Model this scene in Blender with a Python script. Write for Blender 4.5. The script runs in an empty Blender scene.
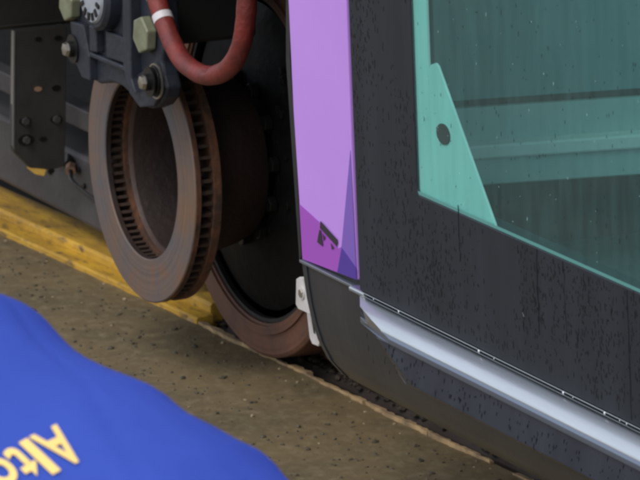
import bpy, bmesh, math, random
from math import sin, cos, pi, radians, sqrt
from mathutils import Vector, Matrix, noise
from mathutils.bvhtree import BVHTree

S = bpy.context.scene
COL = S.collection
random.seed(4)

# ------------------------------------------------------------------ camera
FPX = 5124.7                       # focal length in pixels of a 640 px wide picture
AZ, PITCH, ROLL = 1.1328, 0.2343, 0.01288
rt = Vector((cos(AZ), sin(AZ), 0)); fh = Vector((-sin(AZ), cos(AZ), 0)); Z = Vector((0, 0, 1))
FWD = fh * cos(PITCH) - Z * sin(PITCH)
up0 = fh * sin(PITCH) + Z * cos(PITCH)
CR = rt * cos(ROLL) - up0 * sin(ROLL)
CU = rt * sin(ROLL) + up0 * cos(ROLL)
CAM = Vector((6.64128, -2.82606, 1.91206))
cam_data = bpy.data.cameras.new('camera')
cam = bpy.data.objects.new('camera', cam_data)
COL.objects.link(cam)
M3 = Matrix((CR, CU, -FWD)).transposed()
cam.matrix_world = Matrix.Translation(CAM) @ M3.to_4x4()
cam_data.sensor_width = 36
cam_data.lens = 36 * FPX / 640
cam_data.clip_start = 0.05
cam_data.clip_end = 2000
cam_data.dof.use_dof = True
cam_data.dof.focus_distance = 6.3
cam_data.dof.aperture_fstop = 26
S.camera = cam

# ------------------------------------------------------------------ sky, sun, exposure
W = bpy.data.worlds.new('World'); S.world = W; W.use_nodes = True
nt = W.node_tree
bg = nt.nodes['Background']
sky = nt.nodes.new('ShaderNodeTexSky'); sky.sky_type = 'NISHITA'; sky.sun_disc = False
SUN_EL, SUN_AZ = radians(52), radians(150)
sky.sun_elevation = SUN_EL; sky.sun_rotation = SUN_AZ
sky.dust_density = 4; sky.air_density = 1.2
mx = nt.nodes.new('ShaderNodeMix'); mx.data_type = 'RGBA'
mx.inputs['Factor'].default_value = .72
mx.inputs['B'].default_value = (5.3, 5.7, 6.4, 1)
nt.links.new(sky.outputs[0], mx.inputs['A'])
nt.links.new(mx.outputs['Result'], bg.inputs['Color'])
bg.inputs['Strength'].default_value = 0.11
sun_d = bpy.data.lights.new('sun', 'SUN'); sun_d.energy = 0.7; sun_d.angle = radians(25)
sun_d.color = (1, .96, .9)
sun = bpy.data.objects.new('sun', sun_d); COL.objects.link(sun)
sdir = Vector((sin(SUN_AZ) * cos(SUN_EL), cos(SUN_AZ) * cos(SUN_EL), sin(SUN_EL)))
sun.rotation_euler = (-sdir).to_track_quat('-Z', 'Y').to_euler()
S.view_settings.view_transform = 'Standard'; S.view_settings.look = 'None'
S.view_settings.exposure = 0.85; S.view_settings.gamma = 1.0
S.render.engine = 'CYCLES'
S.cycles.filter_width = 2.9
S.cycles.max_bounces = 8; S.cycles.transparent_max_bounces = 12
S.cycles.use_denoising = True

# ------------------------------------------------------------------ helpers
def ray(px, py):
    return FWD + CR * ((px - 320) / FPX) - CU * ((py - 240) / FPX)
def hit(px, py, p0, n):
    d = ray(px, py); n = Vector(n)
    return CAM + d * ((Vector(p0) - CAM).dot(n) / d.dot(n))
def on_y(px, py, y): return hit(px, py, (0, y, 0), (0, 1, 0))
def on_x(px, py, x): return hit(px, py, (x, 0, 0), (1, 0, 0))
def on_z(px, py, z): return hit(px, py, (0, 0, z), (0, 0, 1))
YB, LEAN = -0.15, 0.03              # body side: a plane leaning inwards at its foot
def side_y(z, off=0): return YB - LEAN * (z - .4) - off
def on_side(px, py, off=0):
    return hit(px, py, (0, YB - off, .4), (0, 1, LEAN))
def project(P):
    v = Vector(P) - CAM; d = v.dot(FWD)
    return 320 + FPX * v.dot(CR) / d, 240 - FPX * v.dot(CU) / d

def mat(name, base, rough=.5, metal=0, spec=.5, var=None, scale=8, detail=6, bump=0, bscale=None,
        rvar=0, coords='Object', stretch=(1, 1, 1), contrast=(.35, .65), var2=None, scale2=30, c2=(.5, .7), coat=0):
    m = bpy.data.materials.new(name); m.use_nodes = True
    t = m.node_tree; N = t.nodes; L = t.links
    b = N['Principled BSDF']
    b.inputs['Roughness'].default_value = rough; b.inputs['Metallic'].default_value = metal
    b.inputs['Specular IOR Level'].default_value = spec
    b.inputs['Coat Weight'].default_value = coat; b.inputs['Coat Roughness'].default_value = .08
    b.inputs['Base Color'].default_value = (*base, 1)
    tc = N.new('ShaderNodeTexCoord'); mp = N.new('ShaderNodeMapping'); mp.inputs['Scale'].default_value = stretch
    L.new(tc.outputs[coords], mp.inputs[0])
    def noi(sc, det=detail):
        n = N.new('ShaderNodeTexNoise'); n.inputs['Scale'].default_value = sc; n.inputs['Detail'].default_value = det
        n.inputs['Roughness'].default_value = .62
        L.new(mp.outputs[0], n.inputs['Vector']); return n
    def ramp(src, a, c):
        r = N.new('ShaderNodeMapRange'); r.inputs['From Min'].default_value = a; r.inputs['From Max'].default_value = c
        L.new(src, r.inputs['Value']); return r.outputs[0]
    colsock = None
    if var:
        n = noi(scale); f = ramp(n.outputs['Fac'], *contrast)
        x = N.new('ShaderNodeMix'); x.data_type = 'RGBA'
        x.inputs['A'].default_value = (*base, 1); x.inputs['B'].default_value = (*var, 1)
        L.new(f, x.inputs['Factor']); colsock = x.outputs['Result']
        if rvar:
            r2 = N.new('ShaderNodeMapRange'); r2.inputs['To Min'].default_value = rough - rvar; r2.inputs['To Max'].default_value = rough + rvar
            L.new(f, r2.inputs['Value']); L.new(r2.outputs[0], b.inputs['Roughness'])
    if var2:
        n2 = noi(scale2); f2 = ramp(n2.outputs['Fac'], *c2)
        y = N.new('ShaderNodeMix'); y.data_type = 'RGBA'
        if colsock: L.new(colsock, y.inputs['A'])
        else: y.inputs['A'].default_value = (*base, 1)
        y.inputs['B'].default_value = (*var2, 1); L.new(f2, y.inputs['Factor']); colsock = y.outputs['Result']
    if colsock: L.new(colsock, b.inputs['Base Color'])
    if bump:
        nb = noi(bscale or scale * 3, 8); bp = N.new('ShaderNodeBump')
        bp.inputs['Strength'].default_value = bump; bp.inputs['Distance'].default_value = .004
        L.new(nb.outputs['Fac'], bp.inputs['Height']); L.new(bp.outputs[0], b.inputs['Normal'])
    return m

def link(name, bm, m, parent=None, smooth=False, bevel=0, kind=None, seg=2):
    bmesh.ops.recalc_face_normals(bm, faces=bm.faces)
    me = bpy.data.meshes.new(name); bm.to_mesh(me); bm.free()
    me.materials.append(m)
    if smooth:
        me.shade_smooth()
        try: me.set_sharp_from_angle(angle=radians(38))
        except Exception: pass
    o = bpy.data.objects.new(name, me); COL.objects.link(o)
    if parent: o.parent = parent
    if kind: o['kind'] = kind
    if bevel:
        b = o.modifiers.new('bevel', 'BEVEL'); b.width = bevel; b.segments = seg; b.limit_method = 'ANGLE'
        b.angle_limit = radians(35)
    return o
def dup(o, mw, parent=None):
    c = o.copy(); COL.objects.link(c); c.parent = parent or o.parent; c.matrix_world = mw; return c
def box(bm, lo, hi):
    lo = Vector(lo); hi = Vector(hi)
    vs = [bm.verts.new((x, y, z)) for x in (lo.x, hi.x) for y in (lo.y, hi.y) for z in (lo.z, hi.z)]
    for f in ((0, 1, 3, 2), (4, 6, 7, 5), (0, 4, 5, 1), (2, 3, 7, 6), (0, 2, 6, 4), (1, 5, 7, 3)):
        bm.faces.new([vs[i] for i in f])
def bx(lo, hi):
    bm = bmesh.new(); box(bm, lo, hi); return bm
def prism(pts, d, bm=None):
    bm = bm or bmesh.new(); d = Vector(d)
    a = [bm.verts.new(p) for p in pts]; b = [bm.verts.new(Vector(p) + d) for p in pts]
    n = len(a)
    bm.faces.new(a); bm.faces.new(b[::-1])
    for i in range(n): bm.faces.new((a[i], b[i], b[(i + 1) % n], a[(i + 1) % n]))
    return bm
def lathe(profile, centre, axis='Y', n=64, bm=None, close=False, mouth=False):
    """profile: (along, radius)"""
    bm = bm or bmesh.new(); c = Vector(centre); rings = []
    for a, r in profile:
        ring = []
        for k in range(n):
            t = 2 * pi * k / n
            if axis == 'Y': v = Vector((r * cos(t), a, r * sin(t)))
            elif axis == 'X': v = Vector((a, r * cos(t), r * sin(t)))
            else: v = Vector((r * cos(t), r * sin(t), a))
            ring.append(bm.verts.new(c + v))
        rings.append(ring)
    m = len(rings)
    for i in range(m if close else m - 1):
        A, B = rings[i], rings[(i + 1) % m]
        for k in range(n): bm.faces.new((A[k], A[(k + 1) % n], B[(k + 1) % n], B[k]))
    if not close:
        for R in ((rings[-1],) if mouth else (rings[0], rings[-1])):
            bm.faces.new(R)
    return bm
def tube(path, rad, n=12, bm=None, caps=True):
    bm = bm or bmesh.new(); path = [Vector(p) for p in path]; rings = []
    u = None
    for i, p in enumerate(path):
        t = (path[min(i + 1, len(path) - 1)] - path[max(i - 1, 0)]).normalized()
        if u is None: u = t.orthogonal().normalized()
        u = (u - t * u.dot(t)).normalized(); v = t.cross(u)
        r = rad[i] if isinstance(rad, (list, tuple)) else rad
        rings.append([bm.verts.new(p + (u * cos(2 * pi * k / n) + v * sin(2 * pi * k / n)) * r) for k in range(n)])
    for A, B in zip(rings, rings[1:]):
        for k in range(n): bm.faces.new((A[k], A[(k + 1) % n], B[(k + 1) % n], B[k]))
    if caps: bm.faces.new(rings[0]); bm.faces.new(rings[-1])
    return bm
def smooth_path(pts, n=8):
    pts = [Vector(p) for p in pts]; out = []
    P = [pts[0] * 2 - pts[1]] + pts + [pts[-1] * 2 - pts[-2]]
    for i in range(1, len(P) - 2):
        for k in range(n):
            t = k / n
            out.append(.5 * ((2 * P[i]) + (P[i + 1] - P[i - 1]) * t + (2 * P[i - 1] - 5 * P[i] + 4 * P[i + 1] - P[i + 2]) * t * t
                             + (3 * P[i] - P[i - 1] - 3 * P[i + 1] + P[i + 2]) * t ** 3))
    out.append(pts[-1]); return out
def sweep_x(prof, x0s, x1, bm=None, closed=True):
    """prof: list of (y,z); x0s: start x per profile point; x1 end"""
    bm = bm or bmesh.new(); n = len(prof)
    A = [bm.verts.new((x0s[i] if isinstance(x0s, (list, tuple)) else x0s, prof[i][0], prof[i][1])) for i in range(n)]
    B = [bm.verts.new((x1, p[0], p[1])) for p in prof]
    for i in range(n if closed else n - 1):
        j = (i + 1) % n; bm.faces.new((A[i], A[j], B[j], B[i]))
    if closed: bm.faces.new(A); bm.faces.new(B)
    return bm
def hexbolt(name, c, r, h, m, parent, axis='Y', washer=True, wm=None):
    """hex head pointing to -Y (or +X) from c"""
    c = Vector(c); s = -1 if axis == 'Y' else 1
    bm = bmesh.new()
    if axis == 'Y':
        pts = [c + Vector((r * cos(k * pi / 3 + .35), 0, r * sin(k * pi / 3 + .35))) for k in range(6)]; d = (0, -h, 0)
    else:
        pts = [c + Vector((0, r * cos(k * pi / 3 + .35), r * sin(k * pi / 3 + .35))) for k in range(6)]; d = (h, 0, 0)
    prism(pts, d, bm)
    o = link(name, bm, m, parent, bevel=r * .09)
    if washer:
        link('washer', lathe([(0, r * 1.35), (s * .0025, r * 1.35)], c - Vector((0, s * .0005, 0)) if axis == 'Y' else c, axis, 24), wm or m, o, smooth=True)
    return o

_b = bmesh.new(); bmesh.ops.create_icosphere(_b, subdivisions=1, radius=1); _b.verts.index_update()
ICO = ([v.co.copy() for v in _b.verts], [[v.index for v in f.verts] for f in _b.faces]); _b.free()
class Blobs:
    def __init__(self): self.v = []; self.f = []
    def add(self, mw, jit=0):
        n = len(self.v)
        for c in ICO[0]: self.v.append(mw @ (c * (random.uniform(1 - jit, 1 + jit) if jit else 1)))
        for f in ICO[1]: self.f.append([n + i for i in f])
    def bm(self):
        me = bpy.data.meshes.new('tmp'); me.from_pydata(self.v, [], self.f)
        b = bmesh.new(); b.from_mesh(me); bpy.data.meshes.remove(me); return b

def scoring(m):
    """concentric wear rings round the axle (x = 0, z = .3)"""
    t = m.node_tree; N = t.nodes; L = t.links; b = N['Principled BSDF']
    tc = N.new('ShaderNodeTexCoord'); sx = N.new('ShaderNodeSeparateXYZ'); L.new(tc.outputs['Object'], sx.inputs[0])
    sz = N.new('ShaderNodeMath'); sz.operation = 'SUBTRACT'; sz.inputs[1].default_value = .3; L.new(sx.outputs['Z'], sz.inputs[0])
    cb = N.new('ShaderNodeCombineXYZ'); L.new(sx.outputs['X'], cb.inputs[0]); L.new(sz.outputs[0], cb.inputs[1])
    ln = N.new('ShaderNodeVectorMath'); ln.operation = 'LENGTH'; L.new(cb.outputs[0], ln.inputs[0])
    nn = N.new('ShaderNodeTexNoise'); nn.noise_dimensions = '1D'; nn.inputs['Scale'].default_value = 170; nn.inputs['Detail'].default_value = 4
    L.new(ln.outputs['Value'], nn.inputs['W'])
    old = b.inputs['Base Color'].links[0].from_socket
    mr = N.new('ShaderNodeMapRange'); mr.inputs['From Min'].default_value = .3; mr.inputs['From Max'].default_value = .7
    mr.inputs['To Min'].default_value = .84; mr.inputs['To Max'].default_value = 1.12; L.new(nn.outputs[0], mr.inputs['Value'])
    vm = N.new('ShaderNodeVectorMath'); vm.operation = 'SCALE'; L.new(old, vm.inputs[0]); L.new(mr.outputs[0], vm.inputs['Scale'])
    L.new(vm.outputs[0], b.inputs['Base Color'])

# ------------------------------------------------------------------ materials
M = {}
M['mud'] = mat('muddy_concrete', (.185, .138, .070), .62, var=(.11, .083, .043), scale=5, bump=.6, bscale=60, rvar=.12,
               var2=(.25, .20, .115), scale2=45, c2=(.48, .85))
M['dirt'] = mat('black_dirt', (.035, .026, .016), .8, var=(.012, .01, .008), scale=30, bump=1, bscale=90)
M['stone'] = mat('dark_grit', (.042, .038, .029), .6, var=(.11, .088, .055), scale=25)
M['palestone'] = mat('pale_chip', (.40, .31, .19), .7, var=(.25, .19, .12), scale=40)
M['lip'] = mat('worn_concrete_edge', (.44, .30, .15), .75, var=(.20, .14, .08), scale=22, bump=.8, bscale=70, contrast=(.4, .62))
M['yellow'] = mat('worn_yellow_paint', (.60, .35, .028), .55, var=(.34, .19, .025), scale=9, bump=.5, bscale=60, stretch=(1, 3, 3),
                  var2=(.10, .06, .03), scale2=28, c2=(.54, .70))
M['rail'] = mat('rusty_rail_steel', (.03, .02, .014), .7, .3, var=(.05, .04, .035), scale=12)
M['purple'] = mat('lilac_paint', (.56, .295, .86), .28, spec=.5, coat=.3, var=(.52, .265, .83), scale=3)
M['magenta'] = mat('magenta_film', (.36, .075, .52), .28, coat=.3)
M['violet'] = mat('violet_film', (.20, .105, .50), .28, coat=.3)
M['indigo'] = mat('indigo_film', (.07, .03, .32), .28, coat=.3)
M['black_print'] = mat('dark_print', (.025, .022, .032), .4)
M['charcoal'] = mat('charcoal_gloss_panel', (.009, .015, .025), .34, spec=.42, var=(.017, .024, .036), scale=22, stretch=(1, 1, .12),
                    contrast=(.35, .75), rvar=.05, bump=.08, bscale=120)
M['skirt'] = mat('dark_skirt_paint', (.018, .022, .030), .30, spec=.5, var=(.028, .032, .040), scale=14, stretch=(1, 1, .25), bump=.12, bscale=90, coat=.15)
M['rubber'] = mat('black_rubber', (.012, .012, .013), .55, var=(.02, .02, .02), scale=20)
M['alu'] = mat('brushed_aluminium', (.66, .68, .70), .33, 1, var=(.55, .57, .59), scale=25, stretch=(.08, 1, 1), rvar=.07, bump=.06, bscale=60)
M['alu_dull'] = mat('dull_metal_trim', (.26, .29, .33), .35, .8)
M['fascia'] = mat('blue_grey_wet_fascia', (.014, .019, .034), .25, spec=.5, var=(.022, .028, .045), scale=20, stretch=(1, 1, .2), coat=0, rvar=.04)
M['white'] = mat('grubby_white_bracket', (.62, .60, .60), .45, var=(.46, .44, .42), scale=30)
M['disc'] = mat('brake_disc_face', (.205, .118, .068), .5, .25, var=(.105, .105, .12), scale=6, rvar=.08, bump=.1, bscale=80,
                var2=(.21, .10, .05), scale2=16, c2=(.54, .72))
scoring(M['disc'])
M['rust'] = mat('orange_rust', (.15, .058, .025), .8, var=(.045, .026, .018), scale=34, bump=.8, bscale=110)
M['drum'] = mat('dark_rust_drum', (.034, .019, .015), .6, .1, var=(.018, .012, .011), scale=14, bump=.5, bscale=70)
M['bore'] = mat('brown_hub_bore', (.075, .045, .038), .5, .1, var=(.04, .026, .023), scale=14, bump=.4, bscale=70)
M['vane'] = mat('dark_vane', (.025, .017, .014), .75, var=(.055, .028, .016), scale=50)
M['tyre'] = mat('rusty_wheel_tyre', (.185, .082, .048), .6, .1, var=(.11, .058, .042), scale=12, bump=.3, bscale=80)
scoring(M['tyre'])
M['hub'] = mat('black_oily_hub', (.004, .0042, .0045), .55, spec=.12, var=(.009, .009, .010), scale=14, rvar=.1, bump=.4, bscale=50)
M['cast'] = mat('blue_black_casting', (.021, .026, .041), .5, var=(.012, .014, .022), scale=20, bump=.35, bscale=110, rvar=.08)
M['steel_dark'] = mat('dark_frame_paint', (.015, .0155, .016), .55, var=(.024, .023, .021), scale=10, bump=.3, bscale=50)
M['grey_beam'] = mat('grey_dusty_steel', (.058, .053, .056), .55, var=(.034, .032, .034), scale=9, bump=.3, bscale=60)
M['plate'] = mat('grey_green_bracket_plate', (.056, .054, .050), .5, .2, var=(.036, .035, .033), scale=11, bump=.2, bscale=60, var2=(.12, .08, .05), scale2=24, c2=(.66, .74))
M['edge_highlight'] = mat('edge_highlight_metal', (.30, .29, .28), .35, .7)  # pale tone paints the highlight on the bracket plate's side
M['zinc'] = mat('pale_zinc_passivate', (.27, .29, .20), .45, .3, var=(.18, .19, .12), scale=40)
M['bolt'] = mat('bright_bolt', (.45, .43, .38), .3, .9)
M['bolt_dark'] = mat('blackened_bolt', (.02, .02, .02), .35, .5)
M['cap'] = mat('pale_grey_cap', (.42, .46, .52), .4, .3, var=(.32, .35, .40), scale=30)
M['hose'] = mat('red_sleeve', (.22, .028, .022), .5, var=(.12, .02, .018), scale=30, bump=.5, bscale=140)
M['band'] = mat('white_tape', (.62, .60, .62), .5)
M['tan'] = mat('tan_fitting', (.32, .19, .13), .5)
M['underside'] = mat('underframe_black', (.010, .010, .010), .8)
M['cable'] = mat('black_cable', (.012, .012, .013), .4)
M['int_wall'] = mat('interior_grey', (.33, .42, .41), .6)
M['int_pale'] = mat('interior_pale', (.60, .62, .60), .4)
M['int_dark'] = mat('interior_dark', (.03, .03, .032), .6)
M['int_floor'] = mat('interior_floor', (.14, .15, .16), .4, var=(.10, .11, .12), scale=60)
M['gasket_frame'] = mat('pale_door_frame', (.82, .86, .83), .45)
M['shirt'] = mat('blue_polo_cotton', (.042, .088, .43), .85, spec=.2, var=(.035, .076, .38), scale=7, bump=.25, bscale=420)
M['letter'] = mat('yellow_lettering', (.92, .66, .20), .7)
M['skin'] = mat('skin', (.55, .33, .24), .5, var=(.48, .27, .19), scale=10)
M['trousers'] = mat('dark_work_trousers', (.02, .024, .04), .85, var=(.03, .033, .05), scale=8)
M['hair'] = mat('brown_hair', (.06, .035, .02), .6, var=(.03, .018, .01), scale=60, stretch=(1, 1, .2))
M['boot'] = mat('black_boot_leather', (.015, .014, .013), .45)
M['drop'] = mat('rain_drop_on_black', (.006, .008, .012), .15, spec=.25)
M['drop_bright'] = mat('hanging_water_drop', (.75, .78, .82), .08, spec=1, metal=.6)

def glass_mat():
    m = bpy.data.materials.new('green_tinted_glass'); m.use_nodes = True
    t = m.node_tree; N = t.nodes; L = t.links; N.remove(N['Principled BSDF'])
    out = N['Material Output']
    tr = N.new('ShaderNodeBsdfTransparent'); tr.inputs[0].default_value = (.715, .94, .92, 1)
    gl = N.new('ShaderNodeBsdfGlossy'); gl.inputs['Roughness'].default_value = .06
    df = N.new('ShaderNodeBsdfDiffuse'); df.inputs[0].default_value = (.16, .33, .34, 1)   # wet film and dust
    tc = N.new('ShaderNodeTexCoord'); mp = N.new('ShaderNodeMapping'); mp.inputs['Scale'].default_value = (1, 1, .14)
    n = N.new('ShaderNodeTexNoise'); n.inputs['Scale'].default_value = 60; n.inputs['Detail'].default_value = 5
    L.new(tc.outputs['Object'], mp.inputs[0]); L.new(mp.outputs[0], n.inputs['Vector'])
    mr = N.new('ShaderNodeMapRange'); mr.inputs['From Min'].default_value = .35; mr.inputs['From Max'].default_value = .7
    mr.inputs['To Min'].default_value = .07; mr.inputs['To Max'].default_value = .13
    L.new(n.outputs['Fac'], mr.inputs['Value'])
    m1 = N.new('ShaderNodeMixShader'); L.new(mr.outputs[0], m1.inputs[0]); L.new(tr.outputs[0], m1.inputs[1]); L.new(df.outputs[0], m1.inputs[2])
    fr = N.new('ShaderNodeFresnel'); fr.inputs[0].default_value = 1.45
    ge = N.new('ShaderNodeNewGeometry'); sb = N.new('ShaderNodeMath'); sb.operation = 'SUBTRACT'; sb.inputs[0].default_value = 1
    L.new(ge.outputs['Backfacing'], sb.inputs[1]); mu = N.new('ShaderNodeMath'); mu.operation = 'MULTIPLY'
    L.new(sb.outputs[0], mu.inputs[0]); L.new(fr.outputs[0], mu.inputs[1])
    m2 = N.new('ShaderNodeMixShader'); L.new(mu.outputs[0], m2.inputs[0]); L.new(m1.outputs[0], m2.inputs[1]); L.new(gl.outputs[0], m2.inputs[2])
    L.new(m2.outputs[0], out.inputs['Surface'])
    return m
M['glass'] = glass_mat()

# ================================================================== SETTING: ground, trench, rail
_p, _q = on_z(270, 355.5, 0), on_z(520, 475, 0)
RA = math.atan2(_q.y - _p.y, _q.x - _p.x)      # the track runs at a slight angle to the derailed tram
LIP_Y = _p.y - _p.x * math.tan(RA)             # the edge of the hard standing beside the rail
print('RAIL ANGLE', math.degrees(RA), LIP_Y)
def gbump(x, y):
    return .004 * noise.noise((x * 3, y * 3, 0)) + .0018 * noise.noise((x * 22, y * 22, 3))
bm = bmesh.new()
xs = [-400, -60, -8] + [-2 + i * .02 for i in range(251)] + [8, 60, 400]
ys = [-400, -60, -8] + [-2.2 + i * .03 for i in range(78)] 
ys = [y for y in ys if y < LIP_Y - .02] + [LIP_Y - .012]
prof = [(y, 0, 1) for y in ys] + [(LIP_Y, -.002, 1), (LIP_Y + .006, -.045, 0), (LIP_Y + .03, -.05, 0), (LIP_Y + .30, -.05, 0), (LIP_Y + .32, -.03, 0), (1.1, -.03, 0), (8, 0, 0), (60, 0, 0), (400, 0, 0)]
grid = []
for (y, z, w) in prof:
    row = []
    for x in xs:
        near = -2.5 < x < 4 and -3 < y < 1
        zz = z + (gbump(x, y) if near and w else 0)
        yy = y
        if abs(y - LIP_Y) < .014 and near: yy = y + .0025 * noise.noise((x * 14, 0, 5)) + .002 * noise.noise((x * 60, 0, 9))
        row.append(bm.verts.new((x, yy, zz)))
    grid.append(row)
for i in range(len(grid) - 1):
    for j in range(len(xs) - 1):
        f = bm.faces.new((grid[i][j], grid[i][j + 1], grid[i + 1][j + 1], grid[i + 1][j]))
        if prof[i][2] == 0 or (prof[i + 1][2] == 0): f.material_index = 1
RAILROT = Matrix.Translation((0, LIP_Y, 0)) @ Matrix.Rotation(RA, 4, 'Z') @ Matrix.Translation((0, -LIP_Y, 0))
g = link('ground', bm, M['mud'], smooth=True, kind='structure'); g.data.materials.append(M['dirt'])

# pale broken edge of the concrete along the rail slot
bm = bmesh.new()
pts0 = []
x = -2.0
while x < 3.2:
    L_ = random.uniform(.05, .2)
    if random.random() < .93:
        y0 = LIP_Y - .009 + random.uniform(-.001, .001); y1 = LIP_Y + random.uniform(-.003, .003); h = .003 + random.uniform(0, .0025)
        n0 = max(3, int(L_ / .008)); A = []
        top = []
        for k in range(n0):
            xx = x + (L_ - .0015) * k / (n0 - 1)
            top.append((xx, y0 + random.uniform(-.002, .002) + .0025 * noise.noise((xx * 14, 0, 5)), h))
        for k in range(n0 - 1, -1, -1):
            xx = x + (L_ - .0015) * k / (n0 - 1)
            top.append((xx, y1 + random.uniform(-.003, .002) + .0025 * noise.noise((xx * 14, 0, 5)), h - .001))
        prism(top, (0, 0, -.03), bm)
    x += L_
link('kerb_edge', bm, M['lip'], kind='structure')

# rail with its groove
bm = sweep_x([(LIP_Y + .028, -.048), (LIP_Y + .028, -.012), (LIP_Y + .036, -.003), (LIP_Y + .09, -.003), (LIP_Y + .10, -.01), (LIP_Y + .10, -.036), (LIP_Y + .145, -.036), (LIP_Y + .145, -.012), (LIP_Y + .165, -.012), (LIP_Y + .165, -.048)], -40, 40)
rail = link('grooved_rail', bm, M['rail'], bevel=.001)
rail['kind'] = 'structure'

# loose grit
def scatter(name, n, region, smin, smax, m, label, cat, zf):
    B = Blobs()
    for _ in range(n):
        x, y = region()
        s = random.uniform(smin, smax) * (1 if random.random() < .93 else 1.7)
        B.add(Matrix.Translation((x, y, zf(x, y) + s * .25)) @ Matrix.Rotation(random.uniform(0, 6.3), 4, 'Z') @ Matrix.Diagonal((s * random.uniform(.8, 1.5), s * random.uniform(.7, 1.1), s * random.uniform(.45, .8), 1)), .2)
    bm = B.bm()
    o = link(name, bm, m, kind='stuff'); o['label'] = label; o['category'] = cat
    return o
scatter('grit', 5500, lambda: (random.uniform(-1.3, 2.6), random.uniform(-1.1, LIP_Y - .03)), .0012, .0034, M['stone'],
        'dark grit scattered over the muddy concrete in front of the tram', 'grit', gbump)
scatter('pale_grit', 110, lambda: (random.uniform(-1.3, 2.6), min(LIP_Y - .02, LIP_Y - random.expovariate(6))), .0012, .0032, M['palestone'],
        'pale stone chips lying along the broken concrete edge', 'stone chips', gbump)
M['clinker'] = mat('brown_clinker', (.06, .042, .025), .8, var=(.02, .016, .012), scale=60)
scatter('rubble', 1800, lambda: (random.uniform(-.4, 2.8), random.uniform(LIP_Y + .004, LIP_Y + .13)), .002, .008, M['clinker'],
        'black clinker and dirt filling the slot beside the rail under the tram', 'rubble', lambda x, y: -.046 if y < LIP_Y + .028 else (-.004 if y < LIP_Y + .098 else -.036))

for _n in ('ground', 'kerb_edge', 'grooved_rail', 'grit', 'pale_grit', 'rubble'):
    bpy.data.objects[_n].matrix_world = RAILROT
# yellow painted steel beam lying on the ground edge, ending before the wheel
ya = on_z(0, 231, .004); yb = on_z(212, 325, .004)
X_END = yb.x - .03
yF = LIP_Y - .012
print('yellow beam front', ya, yb, 'LIP', LIP_Y)
bt = bpy.data.objects.new('yellow_beam', None); COL.objects.link(bt); bt.location = (X_END, LIP_Y, 0)
bt['label'] = 'worn yellow painted steel beam lying beside the rail, ending just before the wheel'; bt['category'] = 'beam'
YW0, YW1 = LIP_Y + .010, LIP_Y + .085
def par(o, p):
    o.parent = p; o.matrix_parent_inverse = p.matrix_world.inverted(); return o
bpy.context.view_layer.update()
par(link('beam_top', sweep_x([(YW0, -.04), (YW0, .022), (YW0 + .004, .026), (YW1, .026), (YW1, -.04)], -30, X_END - .012), M['yellow'], bevel=.0015), bt)
par(link('beam_ledge', sweep_x([(YW0 - .030, -.004), (YW0 - .030, .0075), (YW0 - .027, .0095), (YW0 - .0015, .0115), (YW0 - .0015, -.004)], -30, X_END), M['yellow'], bevel=.001), bt)

bt.rotation_euler.z = radians(3.6)

# ================================================================== TRAM
T = bpy.data.objects.new('tram', None); COL.objects.link(T)
T['label'] = 'purple and charcoal tram with its wheel skirt removed, brake disc, wheel and door showing'
T['category'] = 'tram'

# ---- wheel
WY, WR, AXZ = .177, .2973, .3
wc = (0, WY, AXZ)
wheel = link('wheel', lathe([(.012, .2385), (.012, .20), (.03, .155), (.03, .0), (.10, .0), (.10, .2385)][:3] + [(.03, .03)] + [(.09, .03), (.09, .2385)], wc, 'Y', 96), M['hub'], T, smooth=True)
link('tyre', lathe([(0, .246), (0, .292), (.004, WR), (.085, WR + .003), (.092, .325), (.112, .325), (.115, .246)], wc, 'Y', 128, close=True), M['tyre'], wheel, smooth=True, bevel=.001)
link('rubber_ring', lathe([(.004, .2395), (.004, .245), (.09, .245), (.09, .2395)], wc, 'Y', 96, close=True), M['rubber'], wheel, smooth=True)
link('retaining_ring', lathe([(-.004, .250), (-.004, .262), (-.0005, .262), (-.0005, .250)], wc, 'Y', 128, close=True), M['tyre'], wheel, smooth=True)
link('hub_cover', lathe([(.026, .228), (.012, .228), (.002, .205), (-.010, .145), (-.014, .11), (-.006, .10), (.02, .10)], wc, 'Y', 72), M['hub'], wheel, smooth=True)
hb = None
for k in range(12):
    a = 2 * pi * k / 12 + .1
    c = Vector((.118 * cos(a), WY - .0145, AXZ + .118 * sin(a)))
    o = hexbolt('bolt', c, .012, .012, M['bolt_dark'], wheel, washer=False)

# ---- axle hub drum between disc and wheel
link('axle_drum', lathe([(.043, .131), (.10, .131), (.128, .125), (.150, .116), (.150, .112), (.043, .127)], (0, 0, AXZ), 'Y', 96, close=True), M['drum'], T, smooth=True)
link('axle', lathe([(.10, .06), (1.5, .06)], (0, 0, AXZ), 'Y', 32), M['steel_dark'], T, smooth=True)
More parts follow.
